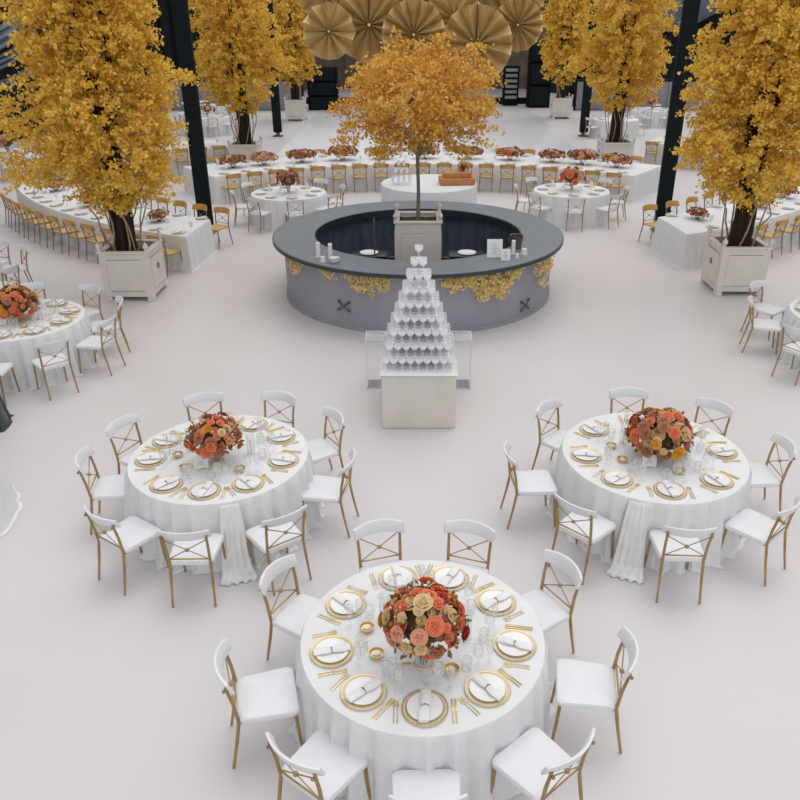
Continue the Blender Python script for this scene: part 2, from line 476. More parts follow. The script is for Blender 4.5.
def arc_outline_(cx, cy, r0, r1, a0, a1, st=.045):
    a0, a1 = R(min(a0,a1)), R(max(a0,a1)); p = []
    n = int(r1*(a1-a0)/st)
    for i in range(n+1): a = a0+(a1-a0)*i/n; p.append((cx+r1*math.cos(a), cy+r1*math.sin(a)))
    m = int((r1-r0)/st)
    for i in range(1, m): r_ = r1+(r0-r1)*i/m; p.append((cx+r_*math.cos(a1), cy+r_*math.sin(a1)))
    n = int(r0*(a1-a0)/st)
    for i in range(n+1): a = a1+(a0-a1)*i/n; p.append((cx+r0*math.cos(a), cy+r0*math.sin(a)))
    for i in range(1, m): r_ = r0+(r1-r0)*i/m; p.append((cx+r_*math.cos(a0), cy+r_*math.sin(a0)))
    return p

# ------------------------------------------------------------------ tableware prototypes
def P_charger():
    r = empty('charger_plate')
    MB().lathe([(.0,.002),(.1,.002),(.12,.004),(.158,.011),(.158,.013),(.12,.008),(.0,.005)], 40, cap=False).build('well', M['charger'], r)
    MB().lathe([(.150,.0115),(.160,.0125),(.163,.014),(.160,.0165),(.150,.0145),(.150,.0115)], 40, cap=False).build('rim', M['gold_bright'], r)
    MB().lathe([(.130,.0095),(.136,.010),(.136,.0125),(.130,.012),(.130,.0095)], 40, cap=False).build('inner_ring', M['gold_bright'], r)
    return r
def P_plate():
    r = empty('dinner_plate')
    MB().lathe([(0,0),(.075,0),(.085,.004),(.125,.014),(.128,.016),(.12,.016),(.085,.009),(0,.007)], 40, cap=False).build('bowl', M['china'], r)
    MB().lathe([(.123,.0148),(.128,.0165),(.1285,.018),(.124,.0175),(.123,.0148)], 40, cap=False).build('rim', M['gold_bright'], r)
    return r
def P_napkin():
    r = empty('folded_napkin')   # lies along local Y
    vs = []; fs = []; n = 12; m = 12
    for i in range(n+1):
        t = -1+2*i/n; hw = .034-.010*math.exp(-(t/.18)**2)+.004*abs(t); hh = .015-.003*math.exp(-(t/.18)**2)
        for j in range(m):
            a = 2*PI*j/m; k = 1+.10*math.cos(5*a+2*t)
            vs.append((hw*math.cos(a)*k+.004*math.sin(3*t), t*.135+.004*math.cos(a), hh*(1+math.sin(a)*k*.95)))
    for i in range(n):
        for j in range(m): fs.append((i*m+j, i*m+(j+1)%m, (i+1)*m+(j+1)%m, (i+1)*m+j))
    fs.append(tuple(range(m-1,-1,-1))); fs.append(tuple(n*m+j for j in range(m)))
    MB().add(vs, fs).build('cloth_roll', M['napkin'], r)
    b = MB().tube([(.026*math.cos(a), 0, .015+.0155*math.sin(a)) for a in [2*PI*k/14 for k in range(15)]], .0025, 6)
    b.ball((0,0,.032), .006, 8, 5); b.build('tie', M['grey_metal'], r)
    return r
def P_fork():
    r = empty('fork')
    b = MB().tube([(0,-.09,.004),(0,-.03,.005),(0,.03,.006),(0,.05,.005)], [.0045,.003,.0024,.004], 6); b.build('handle', M['gold_bright'], r)
    b = MB().box((0,.06,.004), (.02,.022,.003), bev=.001)
    for x in (-.0075,-.0025,.0025,.0075): b.tube([(x,.068,.004),(x,.1,.007)], .0014, 4)
    b.build('tines', M['gold_bright'], r); return r
def P_knife():
    r = empty('knife')
    MB().tube([(0,-.1,.004),(0,-.05,.005),(0,.0,.004)], [.005,.0045,.004], 6).build('handle', M['gold_bright'], r)
    MB().box((.001,.055,.004), (.014,.11,.003), bev=.001).build('blade', M['gold_bright'], r); return r
def glass_prof(h, rb):
    return [(.034,0),(.034,.002),(.006,.006),(.004,.02),(.004,h*.42),(.012,h*.46),(rb*.85,h*.58),(rb,h*.72),(rb*.82,h)]
def P_glass(name, h, rb, rim=True):
    r = empty(name)
    pf = glass_prof(h, rb)
    MB().lathe(pf[:5], 16, cap=False).build('stem', M['glass'], r)
    MB().lathe(pf[4:], 20, cap=False).build('bowl', M['glass'], r)
    if rim: MB().lathe([(pf[-1][0]-.001,h-.003),(pf[-1][0]+.0015,h-.002),(pf[-1][0]+.0015,h+.001),(pf[-1][0]-.001,h+.001),(pf[-1][0]-.001,h-.003)], 20, cap=False).build('rim', M['gold_bright'], r)
    return r
def P_tumbler():
    r = empty('water_tumbler')
    MB().lathe([(.0,.004),(.03,.004),(.034,.0),(.04,.095)], 20, cap=False).build('cup', M['glass'], r)
    MB().lathe([(.039,.092),(.0415,.093),(.0415,.096),(.039,.096),(.039,.092)], 20, cap=False).build('rim', M['gold_bright'], r)
    return r
def P_votive():
    r = empty('gold_votive_bowl')
    MB().lathe([(.0,.0),(.03,0),(.05,.018),(.056,.04),(.052,.04),(.046,.02),(.0,.008)], 24, cap=False).build('bowl', M['gold_bright'], r)
    b = MB().lathe([(.022,.008),(.022,.034),(0,.036)], 14, cap=False); b.tube([(0,0,.035),(0,0,.044)], .001, 4)
    b.build('candle', M['wax'], r); return r
def P_hurricane():
    r = empty('glass_candle_holder')
    MB().lathe([(.0,.004),(.04,.004),(.042,0),(.042,.26)], 20, cap=False).build('glass_cylinder', M['glass'], r)
    c = MB().lathe([(.012,.004),(.012,.17),(.0,.175)], 12, cap=False).build('candle', M['wax'], r)
    MB().tube([(0,0,.172),(0,0,.185)], .0012, 4).build('wick', M['black'], c)
    return r
def P_card():
    r = empty('table_card')
    T = Matrix.Rotation(R(-14), 4, 'X')
    MB().box((0,0,.07), (.15,.003,.13), T=T).build('card', M['paper'], r)
    b = MB()
    for k in range(3): b.box((0,-.0022,.05+.018*k), (.07-.015*k,.0012,.003), T=T)
    b.build('lettering', M['bronze'], r)
    MB().box((0,.0,.005), (.07,.03,.01), bev=.003).build('stand', M['gold_bright'], r)
    return r
PR = dict(charger=P_charger(), plate=P_plate(), napkin=P_napkin(), fork=P_fork(), knife=P_knife(),
          wine=P_glass('wine_glass', .2, .04), flute=P_glass('champagne_flute', .21, .027), tumbler=P_tumbler(),
          votive=P_votive(), hurricane=P_hurricane(), card=P_card())
proto_done(None)

# ------------------------------------------------------------------ flowers
def rose_mesh(m, seed):
    rnd = random.Random(seed); b = MB()
    def petal(ang, rad, hgt, wd, curl, base):
        vs = []; n = 4
        for i in range(n+1):
            t = i/n
            for j in (-1,-.5,0,.5,1):
                w_ = wd*1.25*math.sin(PI*(.2+.62*t))**.6; rr = rad*(.25+.75*t)+curl*t*t*.5-.12*rad*abs(j)*t
                z = base+hgt*math.sin(t*PI*.55)-.22*hgt*j*j*t
                x = rr; y = j*w_
                c, s = math.cos(ang), math.sin(ang)
                vs.append((x*c-y*s, x*s+y*c, z))
        fs = [(i*5+j, i*5+j+1, (i+1)*5+j+1, (i+1)*5+j) for i in range(n) for j in range(4)]
        b.add(vs, fs)
    for k, (cnt, rad, h, wd, cu) in enumerate(((3,.25,.75,.3,0),(4,.42,.72,.4,.05),(5,.62,.62,.48,.15),(6,.85,.42,.5,.3))):
        for i in range(cnt): petal(2*PI*i/cnt+k*.7+rnd.uniform(-.2,.2), rad, h, wd, cu, 0)
    b.ball((0,0,.3), .3, 8, 5)
    return b.mesh('bloom', m)
BL = [rose_mesh(M[k], i) for i, k in enumerate(['coral','peach','cream','rust','red','yellow','coral','cream'])]
def leafspray(n, rad, seed, size):
    rnd = random.Random(seed); b = MB()
    for i in range(n):
        a = rnd.uniform(0, 2*PI); e = math.asin(rnd.uniform(-.35, 1)); rr = rad*rnd.uniform(.75,1.18)
        d = Vector((math.cos(a)*math.cos(e), math.sin(a)*math.cos(e), math.sin(e)))
        p = d*rr; u = d.cross(Vector((rnd.uniform(-1,1),rnd.uniform(-1,1),rnd.uniform(-1,1)))).normalized(); d2 = (d+.5*Vector((rnd.uniform(-1,1),rnd.uniform(-1,1),rnd.uniform(-1,1)))).normalized()
        s = size*rnd.uniform(.7,1.3)
        b.add([tuple(p), tuple(p+d2*s*.5+u*s*.3), tuple(p+d2*s), tuple(p+d2*s*.5-u*s*.3)], [(0,1,2),(0,2,3)])
    return b
def bouquet(loc, rad, stem, nb, seed, label, pal, flat=.85, vase=True, big=1.0, group='flower centrepieces'):
    rnd = random.Random(seed)
    r = empty('flower_arrangement', loc)
    cz = stem+rad*.75
    if vase:
        v = MB().lathe([(0,.004),(rad*.24,.004),(rad*.26,0),(rad*.24,.03),(rad*.2,stem*.6),(rad*.27,stem+.03)], 20, cap=False).build('vase', M['glass'], r)
        MB().lathe([(rad*.27,0),(rad*.285,.006),(rad*.26,.014),(rad*.25,.004)], 20, cap=False).build('vase_base_ring', M['gold_bright'], v)
    s = MB()
    for i in range(7):
        a = 2*PI*i/7; s.tube([(rad*.1*math.cos(a), rad*.1*math.sin(a), .01), (rad*.12*math.cos(a+1), rad*.12*math.sin(a+1), stem), (rad*.4*math.cos(a), rad*.4*math.sin(a), cz)], .005, 5)
    s.build('stem', M['green'], r)
    fo = leafspray(int(nb*4), rad*.93, seed+5, rad*.2)
    fo.lathe([(rad*.7*math.sin(PI*i/6), -rad*.6*math.cos(PI*i/6)) for i in range(7)], 12, cap=False)
    bu = fo
    for i in range(nb):
        a = rnd.uniform(0,2*PI); e = math.asin(rnd.uniform(-.5,1)); q = rad*rnd.uniform(.92,1.16)
        bu.ball((q*math.cos(a)*math.cos(e), q*math.sin(a)*math.cos(e), q*math.sin(e)), rad*rnd.uniform(.03,.065), 6, 4, mi=1+i%3)
    bu.build('foliage', [M['green'], M['cream'], M['rust'], M['yellow']], r, loc=(0,0,cz)).scale = (1,1,flat)
    g = PI*(3-math.sqrt(5))
    for i in range(nb):
        t = (i+.5)/nb; e = 1-1.35*t; a = i*g+rnd.uniform(-.25,.25)
        q = math.sqrt(max(0,1-e*e)); d = Vector((q*math.cos(a), q*math.sin(a), e))
        rr = rad*rnd.uniform(.80,1.10); sc = rad*big*rnd.uniform(.12,.28)
        # colours drift across the arrangement
        k = pal[int((0.5+.5*math.sin(a+seed)+rnd.uniform(-.35,.35))*len(pal)) % len(pal)]
        o = link('bloom', BL[k], r, (d.x*rr, d.y*rr, cz+d.z*rr*flat))
        o.rotation_mode = 'QUATERNION'; o.rotation_quaternion = d.to_track_quat('Z','Y'); o.scale = (sc,sc,sc)
    tag(r, label, 'flower arrangement', group)
    return r

def seat_phrase(a):
    a = (a+180) % 360-180
    for lo, hi, s in ((-110,-70,'front'),(-70,-30,'front right'),(-30,15,'right'),(15,50,'back right'),(50,85,'rear right'),(85,126,'rear left'),(126,160,'back left')):
        if lo <= a < hi: return s
    return 'front left' if -155 < a < -110 else 'left'

def setting(cx, cy, ang, rp, z, tname, full=True):
    a = R(ang); seat = seat_phrase(ang); rz = a+PI/2   # local +Y points to the centre
    def W(x, y): # local coordinates: origin at plate
        bx, by = cx+rp*math.cos(a), cy+rp*math.sin(a); c, s = math.cos(rz), math.sin(rz)
        return (bx+x*c-y*s, by+x*s+y*c)
    g = 'of '+tname
    at = 'at the %s seat of %s' % (seat, tname)
    x, y = W(0,0)
    place(PR['charger'], (x,y,z), rz, 'gold-rimmed charger plate '+at, 'charger plate', 'charger plates')
    place(PR['plate'], (x,y,z+.008), rz, 'white dinner plate '+at, 'plate', 'dinner plates')
    tw = random.uniform(-.25,.25)
    place(PR['napkin'], (x,y,z+.0165), rz+tw, 'rolled white napkin on the plate '+at, 'napkin', 'napkins')
    for q, xx in (('outer',-.212),('inner',-.188)):
        px, py = W(xx,-.03); place(PR['fork'], (px,py,z+.001), rz, '%s gold fork %s' % (q, at), 'fork', 'gold forks')
    for q, xx in (('inner',.188),('outer',.212)):
        px, py = W(xx,-.03); place(PR['knife'], (px,py,z+.001), rz, '%s gold knife %s' % (q, at), 'knife', 'gold knives')
    if full:
        px, py = W(.10,.20); place(PR['wine'], (px,py,z), rz, 'clear wine glass with gold rim '+at, 'glass', 'wine glasses')
        px, py = W(.185,.165); place(PR['flute'], (px,py,z), rz, 'slim champagne flute '+at, 'glass', 'champagne flutes')
        px, py = W(.02,.235); place(PR['tumbler'], (px,py,z), rz, 'clear tumbler with gold rim '+at, 'glass', 'water tumblers')

def round_table(cx, cy, rad, seats, tname, seed, rp=None, chairs=True, railr=None):
    cloth(circle(rad, 260), .75, seed, 'tablecloth', 'floor-length white cloth over '+tname, 'round tablecloths', loc=(cx,cy,0), amp=.095, flare=.035, per=.21)
    rp = rp or rad-.225
    for (a, rr) in seats:
        if chairs: chair_at(white_chair, cx, cy, a, rr, 'white cross-back chair at the %s of %s' % (seat_phrase(a), tname), 'white chairs at the round tables')
        setting(cx, cy, a, rp, .7505, tname)

def table_extras(cx, cy, tname, vot, hur, card=None, z=.7505):
    names = ['nearest the camera', 'left of the flowers', 'right of the flowers', 'behind the flowers', 'far right']
    for nm, (x, y) in vot:
        place(PR['votive'], (x,y,z), 0, 'small gold votive bowl %s on %s' % (nm, tname), 'votive bowl', 'gold votive bowls')
    for nm, (x, y) in hur:
        place(PR['hurricane'], (x,y,z), 0, 'candle in glass %s on %s' % (nm, tname), 'candle holder', 'glass candle holders')
    if card:
        place(PR['card'], (card[0],card[1],z), R(card[2]), 'small white card standing on '+tname, 'card', 'table cards')

T1, T2, T3, T4, T5 = 'the foremost round table', 'the middle-left round table', 'the middle-right round table', 'the left-edge round table', 'the right-edge round table'
round_table(.035,4.52,.922,[(107,1.38),(71,1.38),(32,1.44),(-9,1.55),(-49.5,1.48),(-89,1.47),(-126.5,1.43),(-165.5,1.5),(151,1.42)],T1,3)
round_table(-2.13,7.23,.94,[(111,1.36),(71,1.38),(33,1.42),(-10,1.46),(-54,1.56),(-89,1.54),(-124,1.52),(-172,1.42),(155,1.4)],T2,4)
round_table(2.54,7.27,.97,[(88,1.38),(45,1.44),(2,1.46),(-49,1.52),(-93,1.53),(-134,1.56),(-175,1.6),(136,1.42)],T3,5)
round_table(-6.2,11.4,.96,[(107,1.5),(64,1.48),(24,1.52),(-11,1.56),(-49,1.62),(-84,1.6)],T4,6)
round_table(6.9,11.6,.96,[(130,1.7),(165,1.58),(-147,1.62)],T5,7)

T6 = 'the round table off the left edge'
cloth(circle(.93,220), .75, 12, 'tablecloth', 'white cloth over '+T6+' beside the curved table', 'round tablecloths', loc=(-8.95,14.3,0), amp=.05, flare=.04, per=.24)
for a, rr, lb in ((74,1.48,'white chair furthest back at the left frame edge, above the left-edge round table'),(39,1.46,'white chair seen side-on near the left frame edge, below the row of wooden chairs'),(-18,1.6,'white chair partly hidden behind the left-edge round table, nearest its flowers')):
    chair_at(white_chair, -8.95, 14.3, a, rr, lb, 'white chairs at the round tables')
def ring_pos(cx, cy, r, a): return (cx+r*math.cos(R(a)), cy+r*math.sin(R(a)))
for (cx, cy, tn, s, rot) in ((.035,4.52,T1,1,0),(-2.13,7.23,T2,1.02,12),(2.54,7.27,T3,1.04,-8),(-6.2,11.4,T4,1.03,5)):
    vot = [('to the front left', ring_pos(cx,cy,.40*s,-112+rot-36)), ('to the front right', ring_pos(cx,cy,.42*s,-68+rot+8)), ('behind the flowers', ring_pos(cx,cy,.40*s,70+rot)), ('on the left side', ring_pos(cx,cy,.43*s,172+rot))]
    hur = [('to the right of the flowers', ring_pos(cx,cy,.33*s,-5+rot)), ('behind the flowers', ring_pos(cx,cy,.35*s,105+rot)), ('to the left of the flowers', ring_pos(cx,cy,.34*s,150+rot))]
    table_extras(cx, cy, tn, vot, hur, (cx-.12*s, cy-.28*s, 8+rot))
bouquet((.04,4.24,.7505), .26, .2, 84, 11, 'round arrangement of coral, red and cream flowers on the foremost round table', [0,0,4,3,2,2,1,5,7])
bouquet((-2.12,7.1,.7505), .25, .1, 70, 22, 'arrangement of bright coral roses with cream and yellow on the middle-left round table', [0,6,0,1,2,5,3])
bouquet((2.56,7.2,.7505), .30, .03, 84, 33, 'wide arrangement of rust, coral and yellow flowers on the middle-right round table', [3,0,3,5,2,6,2])
bouquet((-6.18,11.35,.7505), .30, .02, 66, 44, 'low coral and peach arrangement on the round table at the left edge', [0,6,1,2,3,5])

# cloth runner pooling to the floor at the front of two tables
def runner(cx, cy, rad, ang, seed, lab):
    rnd = random.Random(seed); n = 26; m = 14; vs = []; fs = []; a = R(ang)
    path = [(rad+.018,.74),(rad+.03,.7),(rad+.06,.6),(rad+.08,.45),(rad+.1,.3),(rad+.115,.15),(rad+.14,.05),(rad+.2,.03),(rad+.27,.035),(rad+.31,.012)]
    for i, (r_, z) in enumerate(path):
        t = i/(len(path)-1)
        for j in range(m+1):
            u = j/m-.5; wd = .17+.2*t; off = .018*math.sin(j*1.9+i*.35)*(.3+t)
            th = a+u*wd/r_
            vs.append((cx+(r_+off)*math.cos(th), cy+(r_+off)*math.sin(th), z+(.012*math.sin(j*2.3+i) if i > 7 else 0)+.002))
    for i in range(len(path)-1):
        for j in range(m): fs.append((i*(m+1)+j, (i+1)*(m+1)+j, (i+1)*(m+1)+j+1, i*(m+1)+j+1))
    o = MB().add(vs, fs).build('gauze_runner', M['gauze']); md = o.modifiers.new('s','SOLIDIFY'); md.thickness = .006
    tag(o, lab, 'table runner', 'gauze runners')
runner(-2.13,7.23,.96,-72,1,'white gauze runner pooling on the floor at the front of the middle-left round table')
runner(2.54,7.27,.99,-113,2,'white gauze runner pooling on the floor at the front of the middle-right round table')

# white cloth table cut by left edge + dark cloth
cloth(circle(.93,220), .75, 9, 'tablecloth', 'white tablecloth cut by the left frame edge, level with the middle-left round table', 'round tablecloths', loc=(-5.49,6.98,0), amp=.045, flare=.08, per=.27)
o = cloth(circle(.3,120), 1.15, 10, 'cocktail_tablecloth', 'dark green cloth hanging from a high cocktail table at the left frame edge', None, loc=(-6.05,9.25,0), amp=.05, flare=.16, per=.2)
o.data.materials[0] = M['greencloth']

# ------------------------------------------------------------------ bar
BX, BY = 0.0, 15.22
RO, RI = 2.82, 2.02
r = empty('round_bar', (BX,BY,0))
n = 128
MB().lathe([(RI,1.085),(RO-.02,1.085),(RO,1.09),(RO,1.145),(RO-.012,1.155),(RI+.012,1.155),(RI,1.145),(RI,1.085)], n, cap=False).build('countertop', M['slate'], r)
MB().lathe([(RO-.01,1.075),(RO+.012,1.078),(RO+.012,1.138),(RO-.01,1.14),(RO-.01,1.075)], n, cap=False).build('counter_edge', M['slate_edge'], r)
MB().lathe([(RI+.01,1.0),(RI-.012,1.0),(RI-.012,1.138),(RI+.01,1.14),(RI+.01,1.0)], n, cap=False).build('inner_edge', M['slate_edge'], r)
b = MB(); vs = []; fs = []; nb = 160; pf = []
for i in range(nb*4):
    a = 2*PI*i/(nb*4); rr = 2.62-(.005 if i % 4 == 0 else 0)
    vs += [(rr*math.cos(a), rr*math.sin(a), .0), (rr*math.cos(a), rr*math.sin(a), 1.085)]
N_ = nb*4
for i in range(N_): fs.append((2*i, 2*((i+1)%N_), 2*((i+1)%N_)+1, 2*i+1))
b.add(vs, fs); b.build('front_boards', M['boards'], r)
MB().lathe([(2.61,0),(2.645,0),(2.645,.07),(2.61,.075)], n, cap=False).build('plinth', M['boards'], r)
vs = []; fs = []; nc = 720
for i in range(nc):
    a = 2*PI*i/nc; rr = 2.3+.05*math.cos(a*58+1.2*math.sin(a*7))+.02*math.cos(a*131)
    r2 = 2.28+.02*math.cos(a*58)
    vs += [(rr*math.cos(a), rr*math.sin(a), .01), (r2*math.cos(a), r2*math.sin(a), 1.08)]
for i in range(nc): fs.append((2*((i+1)%nc), 2*i, 2*i+1, 2*((i+1)%nc)+1))
MB().add(vs, fs).build('curtain', M['navy'], r)
MB().lathe([(0,.012),(2.2,.012),(2.2,.0)], 64, cap=False).build('floor_mat', M['black'], r)
tag(r, 'large round bar with slate grey counter, lavender grey front and navy curtain lining', 'bar')

def bar_pt(px, py, rad=2.64):
    """point on the bar front met by the photo ray, in metres"""
    th = R(26.4); a = (px-418)/779; bb = (py-400)/779
    d = Vector((a, math.cos(th)-bb*math.sin(th), -math.sin(th)-bb*math.cos(th))); o = Vector((0,0,5))
    A = d.x**2+d.y**2; B_ = 2*(d.x*(o.x-BX)+d.y*(o.y-BY)); C = (o.x-BX)**2+(o.y-BY)**2-rad**2
    t = (-B_-math.sqrt(max(0,B_*B_-4*A*C)))/(2*A); return o+d*t
def emblem(px, py, lab):
    p = bar_pt(px, py); a = math.atan2(p.y-BY, p.x-BX)
    r = empty('cross_emblem', (BX+2.64*math.cos(a), BY+2.64*math.sin(a), p.z), a+PI/2)
    for s in (-1,1):
        MB().tube([(-.12,.0,-.085*s),(-.05,-.02,-.038*s),(0,-.025,0),(.05,-.02,.038*s),(.12,.0,.085*s)], [.026,.014,.009,.014,.026], 8).build('arm', M['bronze'], r)
    MB().ball((0,-.04,0), .03, 10, 6).build('centre', M['bronze'], r)
    tag(r, lab, 'emblem', 'bronze crosses on the bar front')
emblem(344,306,'bronze cross ornament on the left side of the bar front')
emblem(525,305,'bronze cross ornament on the right side of the bar front')

def garland(a0, a1, depth, cnt, seed, lab):
    rnd = random.Random(seed); r0 = 2.66; b = MB()
    ac = R((a0+a1)/2)
    for i in range(cnt):
        u = rnd.random(); a = R(a0+(a1-a0)*u); prof = math.sin(PI*u)**.6*(.5+.5*abs(math.sin(u*9+seed)))
        z = 1.06-depth*prof*rnd.random()**.8; rr = r0+rnd.uniform(0,.10)*(1-.4*(1.06-z))
        c = Vector((BX+rr*math.cos(a), BY+rr*math.sin(a), z))
        for k in range(5):
            d = Vector((rnd.uniform(-1,1), rnd.uniform(-1,1), rnd.uniform(-1,.6))).normalized(); u2 = d.orthogonal().normalized(); s = rnd.uniform(.03,.055)
            p = c+d*.01; b.add([tuple(p), tuple(p+d*s*.6+u2*s*.4), tuple(p+d*s), tuple(p+d*s*.6-u2*s*.4)], [(0,1,2),(0,2,3)])
    r = empty('blossom_garland', (BX+2.64*math.cos(ac), BY+2.64*math.sin(ac), 1.0))
    o = b.build('blossoms', M['blossom'], r); o.matrix_parent_inverse = Matrix.Translation((-r.location.x,-r.location.y,-r.location.z))
    s = MB().tube([(BX+2.66*math.cos(R(a0+(a1-a0)*k/10)), BY+2.66*math.sin(R(a0+(a1-a0)*k/10)), 1.05-.06*(k%2)) for k in range(11)], .008, 5).build('vine', M['twig'], r)
    s.matrix_parent_inverse = o.matrix_parent_inverse.copy()
    tag(r, lab, 'garland', 'gold blossom garlands under the counter')
def bang(px, py): p = bar_pt(px, py); return math.degrees(math.atan2(p.y-BY, p.x-BX))
garland(bang(292,275)-1, bang(307,282), .35, 45, 1, 'small trailing blossom sprig at the far left of the bar front')
garland(bang(326,285), bang(352,290), .16, 30, 2, 'thin sprig of gold blossom under the counter, left of the cross ornament')
garland(bang(350,290), bang(392,295), .42, 130, 3, 'gold blossom cluster hanging just left of the champagne tower')
garland(bang(440,293), bang(468,290), .30, 110, 4, 'gold blossom cluster hanging just right of the champagne tower')
garland(bang(460,293), bang(516,290), .55, 420, 5, 'biggest gold blossom cluster hanging on the right half of the bar front')
garland(bang(530,285), bang(547,270), .62, 100, 6, 'trailing gold blossom at the far right of the bar front')

# items on the bar counter
def un(px, py, z):
    th = R(26.4); a = (px-418)/779; bb = (py-400)/779
    d = Vector((a, math.cos(th)-bb*math.sin(th), -math.sin(th)-bb*math.cos(th))); t = (z-5)/d.z
    return (d.x*t, d.y*t)
ZB = 1.155
def pillar(px, py, h, rad, lab, holder=True):
    x, y = un(px, py, ZB); r = empty('pillar_candle', (x,y,ZB))
    if holder: MB().lathe([(0,.003),(rad*1.5,.003),(rad*1.7,0),(rad*1.7,.012),(rad*1.4,.02)], 16, cap=False).build('dish', M['glass'], r)
    MB().lathe([(rad,.004),(rad,h-.006),(rad*.8,h),(0,h-.01)], 18, cap=False).build('wax', M['wax'], r)
    MB().tube([(0,0,h-.012),(0,0,h+.012)], .0015, 4).build('wick', M['black'], r)
    tag(r, lab, 'candle', 'candles on the bar counter')
pillar(318.5,257,.26,.04,'tallest white pillar candle at the left end of the bar counter')
pillar(330.5,257,.24,.038,'white pillar candle on the bar counter right of the tallest one')
pillar(323,262,.1,.038,'short white candle in front of the two tall ones on the left counter')
pillar(513,254,.25,.035,'tall white pillar candle on the right of the bar counter behind the small sign')
pillar(524,254,.1,.045,'short wide white candle furthest right on the bar counter')
pillar(517,258,.08,.03,'small votive candle between the small sign and the wide candle')
x, y = un(334.5,262.5,ZB); r = empty('glass_bowl', (x,y,ZB))
MB().lathe([(0,.006),(.05,0),(.085,.03),(.11,.09),(.105,.09),(.08,.035),(0,.014)], 22, cap=False).build('bowl', M['coupe'], r)
MB().lathe([(.104,.088),(.112,.088),(.112,.094),(.104,.094),(.104,.088)], 22, cap=False).build('rim', M['grey_metal'], r)
tag(r, 'clear glass bowl beside the white candles on the left of the bar counter', 'bowl')
def sign(px, py, wd, h, rz, lab):
    x, y = un(px, py, ZB); r = empty('counter_sign', (x,y,ZB), R(rz)); T = Matrix.Rotation(R(-10), 4, 'X')
    MB().box((0,0,h/2+.004), (wd,.012,h), bev=.003, T=T).build('board', M['paper'], r)
    b = MB()
    for k in range(5): b.box((0,-.0075,h*(.25+.12*k)), (wd*(.3+.1*(k%3)),.001,.006), T=T)
    b.build('lettering', M['greywall'], r)
    MB().box((0,.05,.01), (wd*.5,.1,.012), bev=.003).build('foot', M['glass'], r)
    tag(r, lab, 'sign', 'white signs on the bar counter')
sign(494.5,258,.27,.32,0,'larger white drinks sign standing on the right of the bar counter')
sign(505.5,261,.16,.2,0,'smaller white sign right of the larger one on the bar counter')
x, y = un(516,248,ZB); r = empty('ice_bucket', (x,y,ZB))
MB().lathe([(0,.0),(.09,0),(.12,.22),(.125,.24),(.112,.235),(.085,.02),(0,.02)], 24, cap=False).build('bucket', M['bronze'], r)
for s in (-1,1): MB().tube([(s*.118,0,.2),(s*.15,0,.19),(s*.15,0,.14),(s*.112,0,.13)], .006, 6).build('handle', M['gold'], r)
tag(r, 'bronze wine bucket on the bar counter behind the right-hand candles', 'bucket')
# low service stands inside bar
def stand(x, y, lab):
    r = empty('service_stand', (x,y,.012))
    MB().box((0,0,.28), (.7,.4,.56), bev=.02).build('cabinet', M['black'], r)
    MB().box((0,0,.575), (.74,.44,.03), bev=.01).build('top', M['slate_edge'], r)
    tag(r, lab, 'service stand', 'service stands inside the bar')
    t = empty('serving_tray', (x,y,.6022)); MB().lathe([(0,0),(.15,0),(.19,.02),(.19,.03),(.15,.012),(0,.01)], 24, cap=False).build('tray', M['coupe'], t)
    tag(t, 'pale round tray on the stand '+('left' if x < 0 else 'right')+' of the planter inside the bar', 'tray')
stand(-1.0,15.6,'black service stand inside the bar left of the planter')
stand(1.0,15.6,'black service stand inside the bar right of the planter')
r = empty('slim_pole', (-.85,15.0,.012)); MB().tube([(0,0,0),(0,0,1.45)], .014, 8).build('shaft', M['grey_metal'], r); MB().lathe([(.1,0),(.1,.01),(.02,.02)], 16).build('base', M['grey_metal'], r)
tag(r, 'slim pale upright pole inside the bar left of the planter', 'pole')

# ------------------------------------------------------------------ champagne tower
TX, TY = 0.01, 9.78
r = empty('champagne_plinth', (TX,TY,0))
MB().box((0,0,.385), (.98,1.14,.77), bev=.012).build('body', M['planter'], r)
MB().box((0,0,.785), (1.02,1.18,.03), bev=.01).build('top', M['seat'], r)
tag(r, 'white square plinth holding the champagne tower in front of the bar', 'plinth')
cp = empty('coupe_glass')
MB().lathe([(.034,0),(.034,.003),(.006,.008),(.0045,.05),(.0045,.085),(.02,.092)], 12, cap=False).build('stem', M['coupe'], cp)
MB().lathe([(.004,.088),(.03,.1),(.05,.122),(.055,.148),(.0535,.1705)], 16, cap=False).build('bowl', M['coupe'], cp)
proto_done(None)
words = ['top','second','third','fourth','fifth','sixth','seventh','eighth','bottom']
for lv in range(9):
    m = lv+1; z = .8005+(8-lv)*.172
    for i in range(m):
        for j in range(m):
            x = TX+(i-(m-1)/2)*.1085; y = TY+(j-(m-1)/2)*.1085
            wd = 'the single coupe glass at the top of the champagne tower' if lv == 0 else ('coupe glass in the %s tier from the top of the champagne tower' % words[lv] if lv < 8 else 'coupe glass in the bottom tier of the champagne tower')
            place(cp, (x,y,z), 0, wd, 'glass', 'coupe glasses, %s tier' % words[lv])
for s, nm in ((-1,'left'),(1,'right')):
    r = empty('acrylic_pedestal', (TX+s*.62,10.6,0))
    b = MB().box((0,0,.4), (.3,.34,.8), bev=.01); b.build('box', M['acrylic'], r)
    e = MB()
    for sx in (-1,1):
        for sy in (-1,1): e.box((sx*.15,sy*.17,.4), (.006,.006,.8))
    for z in (.01,.79):
        for sy in (-1,1): e.box((0,sy*.17,z), (.3,.006,.006))
        for sx in (-1,1): e.box((sx*.15,0,z), (.006,.34,.006))
    e.build('edge', M['coupe'], r)
    tag(r, 'clear acrylic pedestal %s of the champagne tower' % nm, 'pedestal', 'acrylic pedestals')

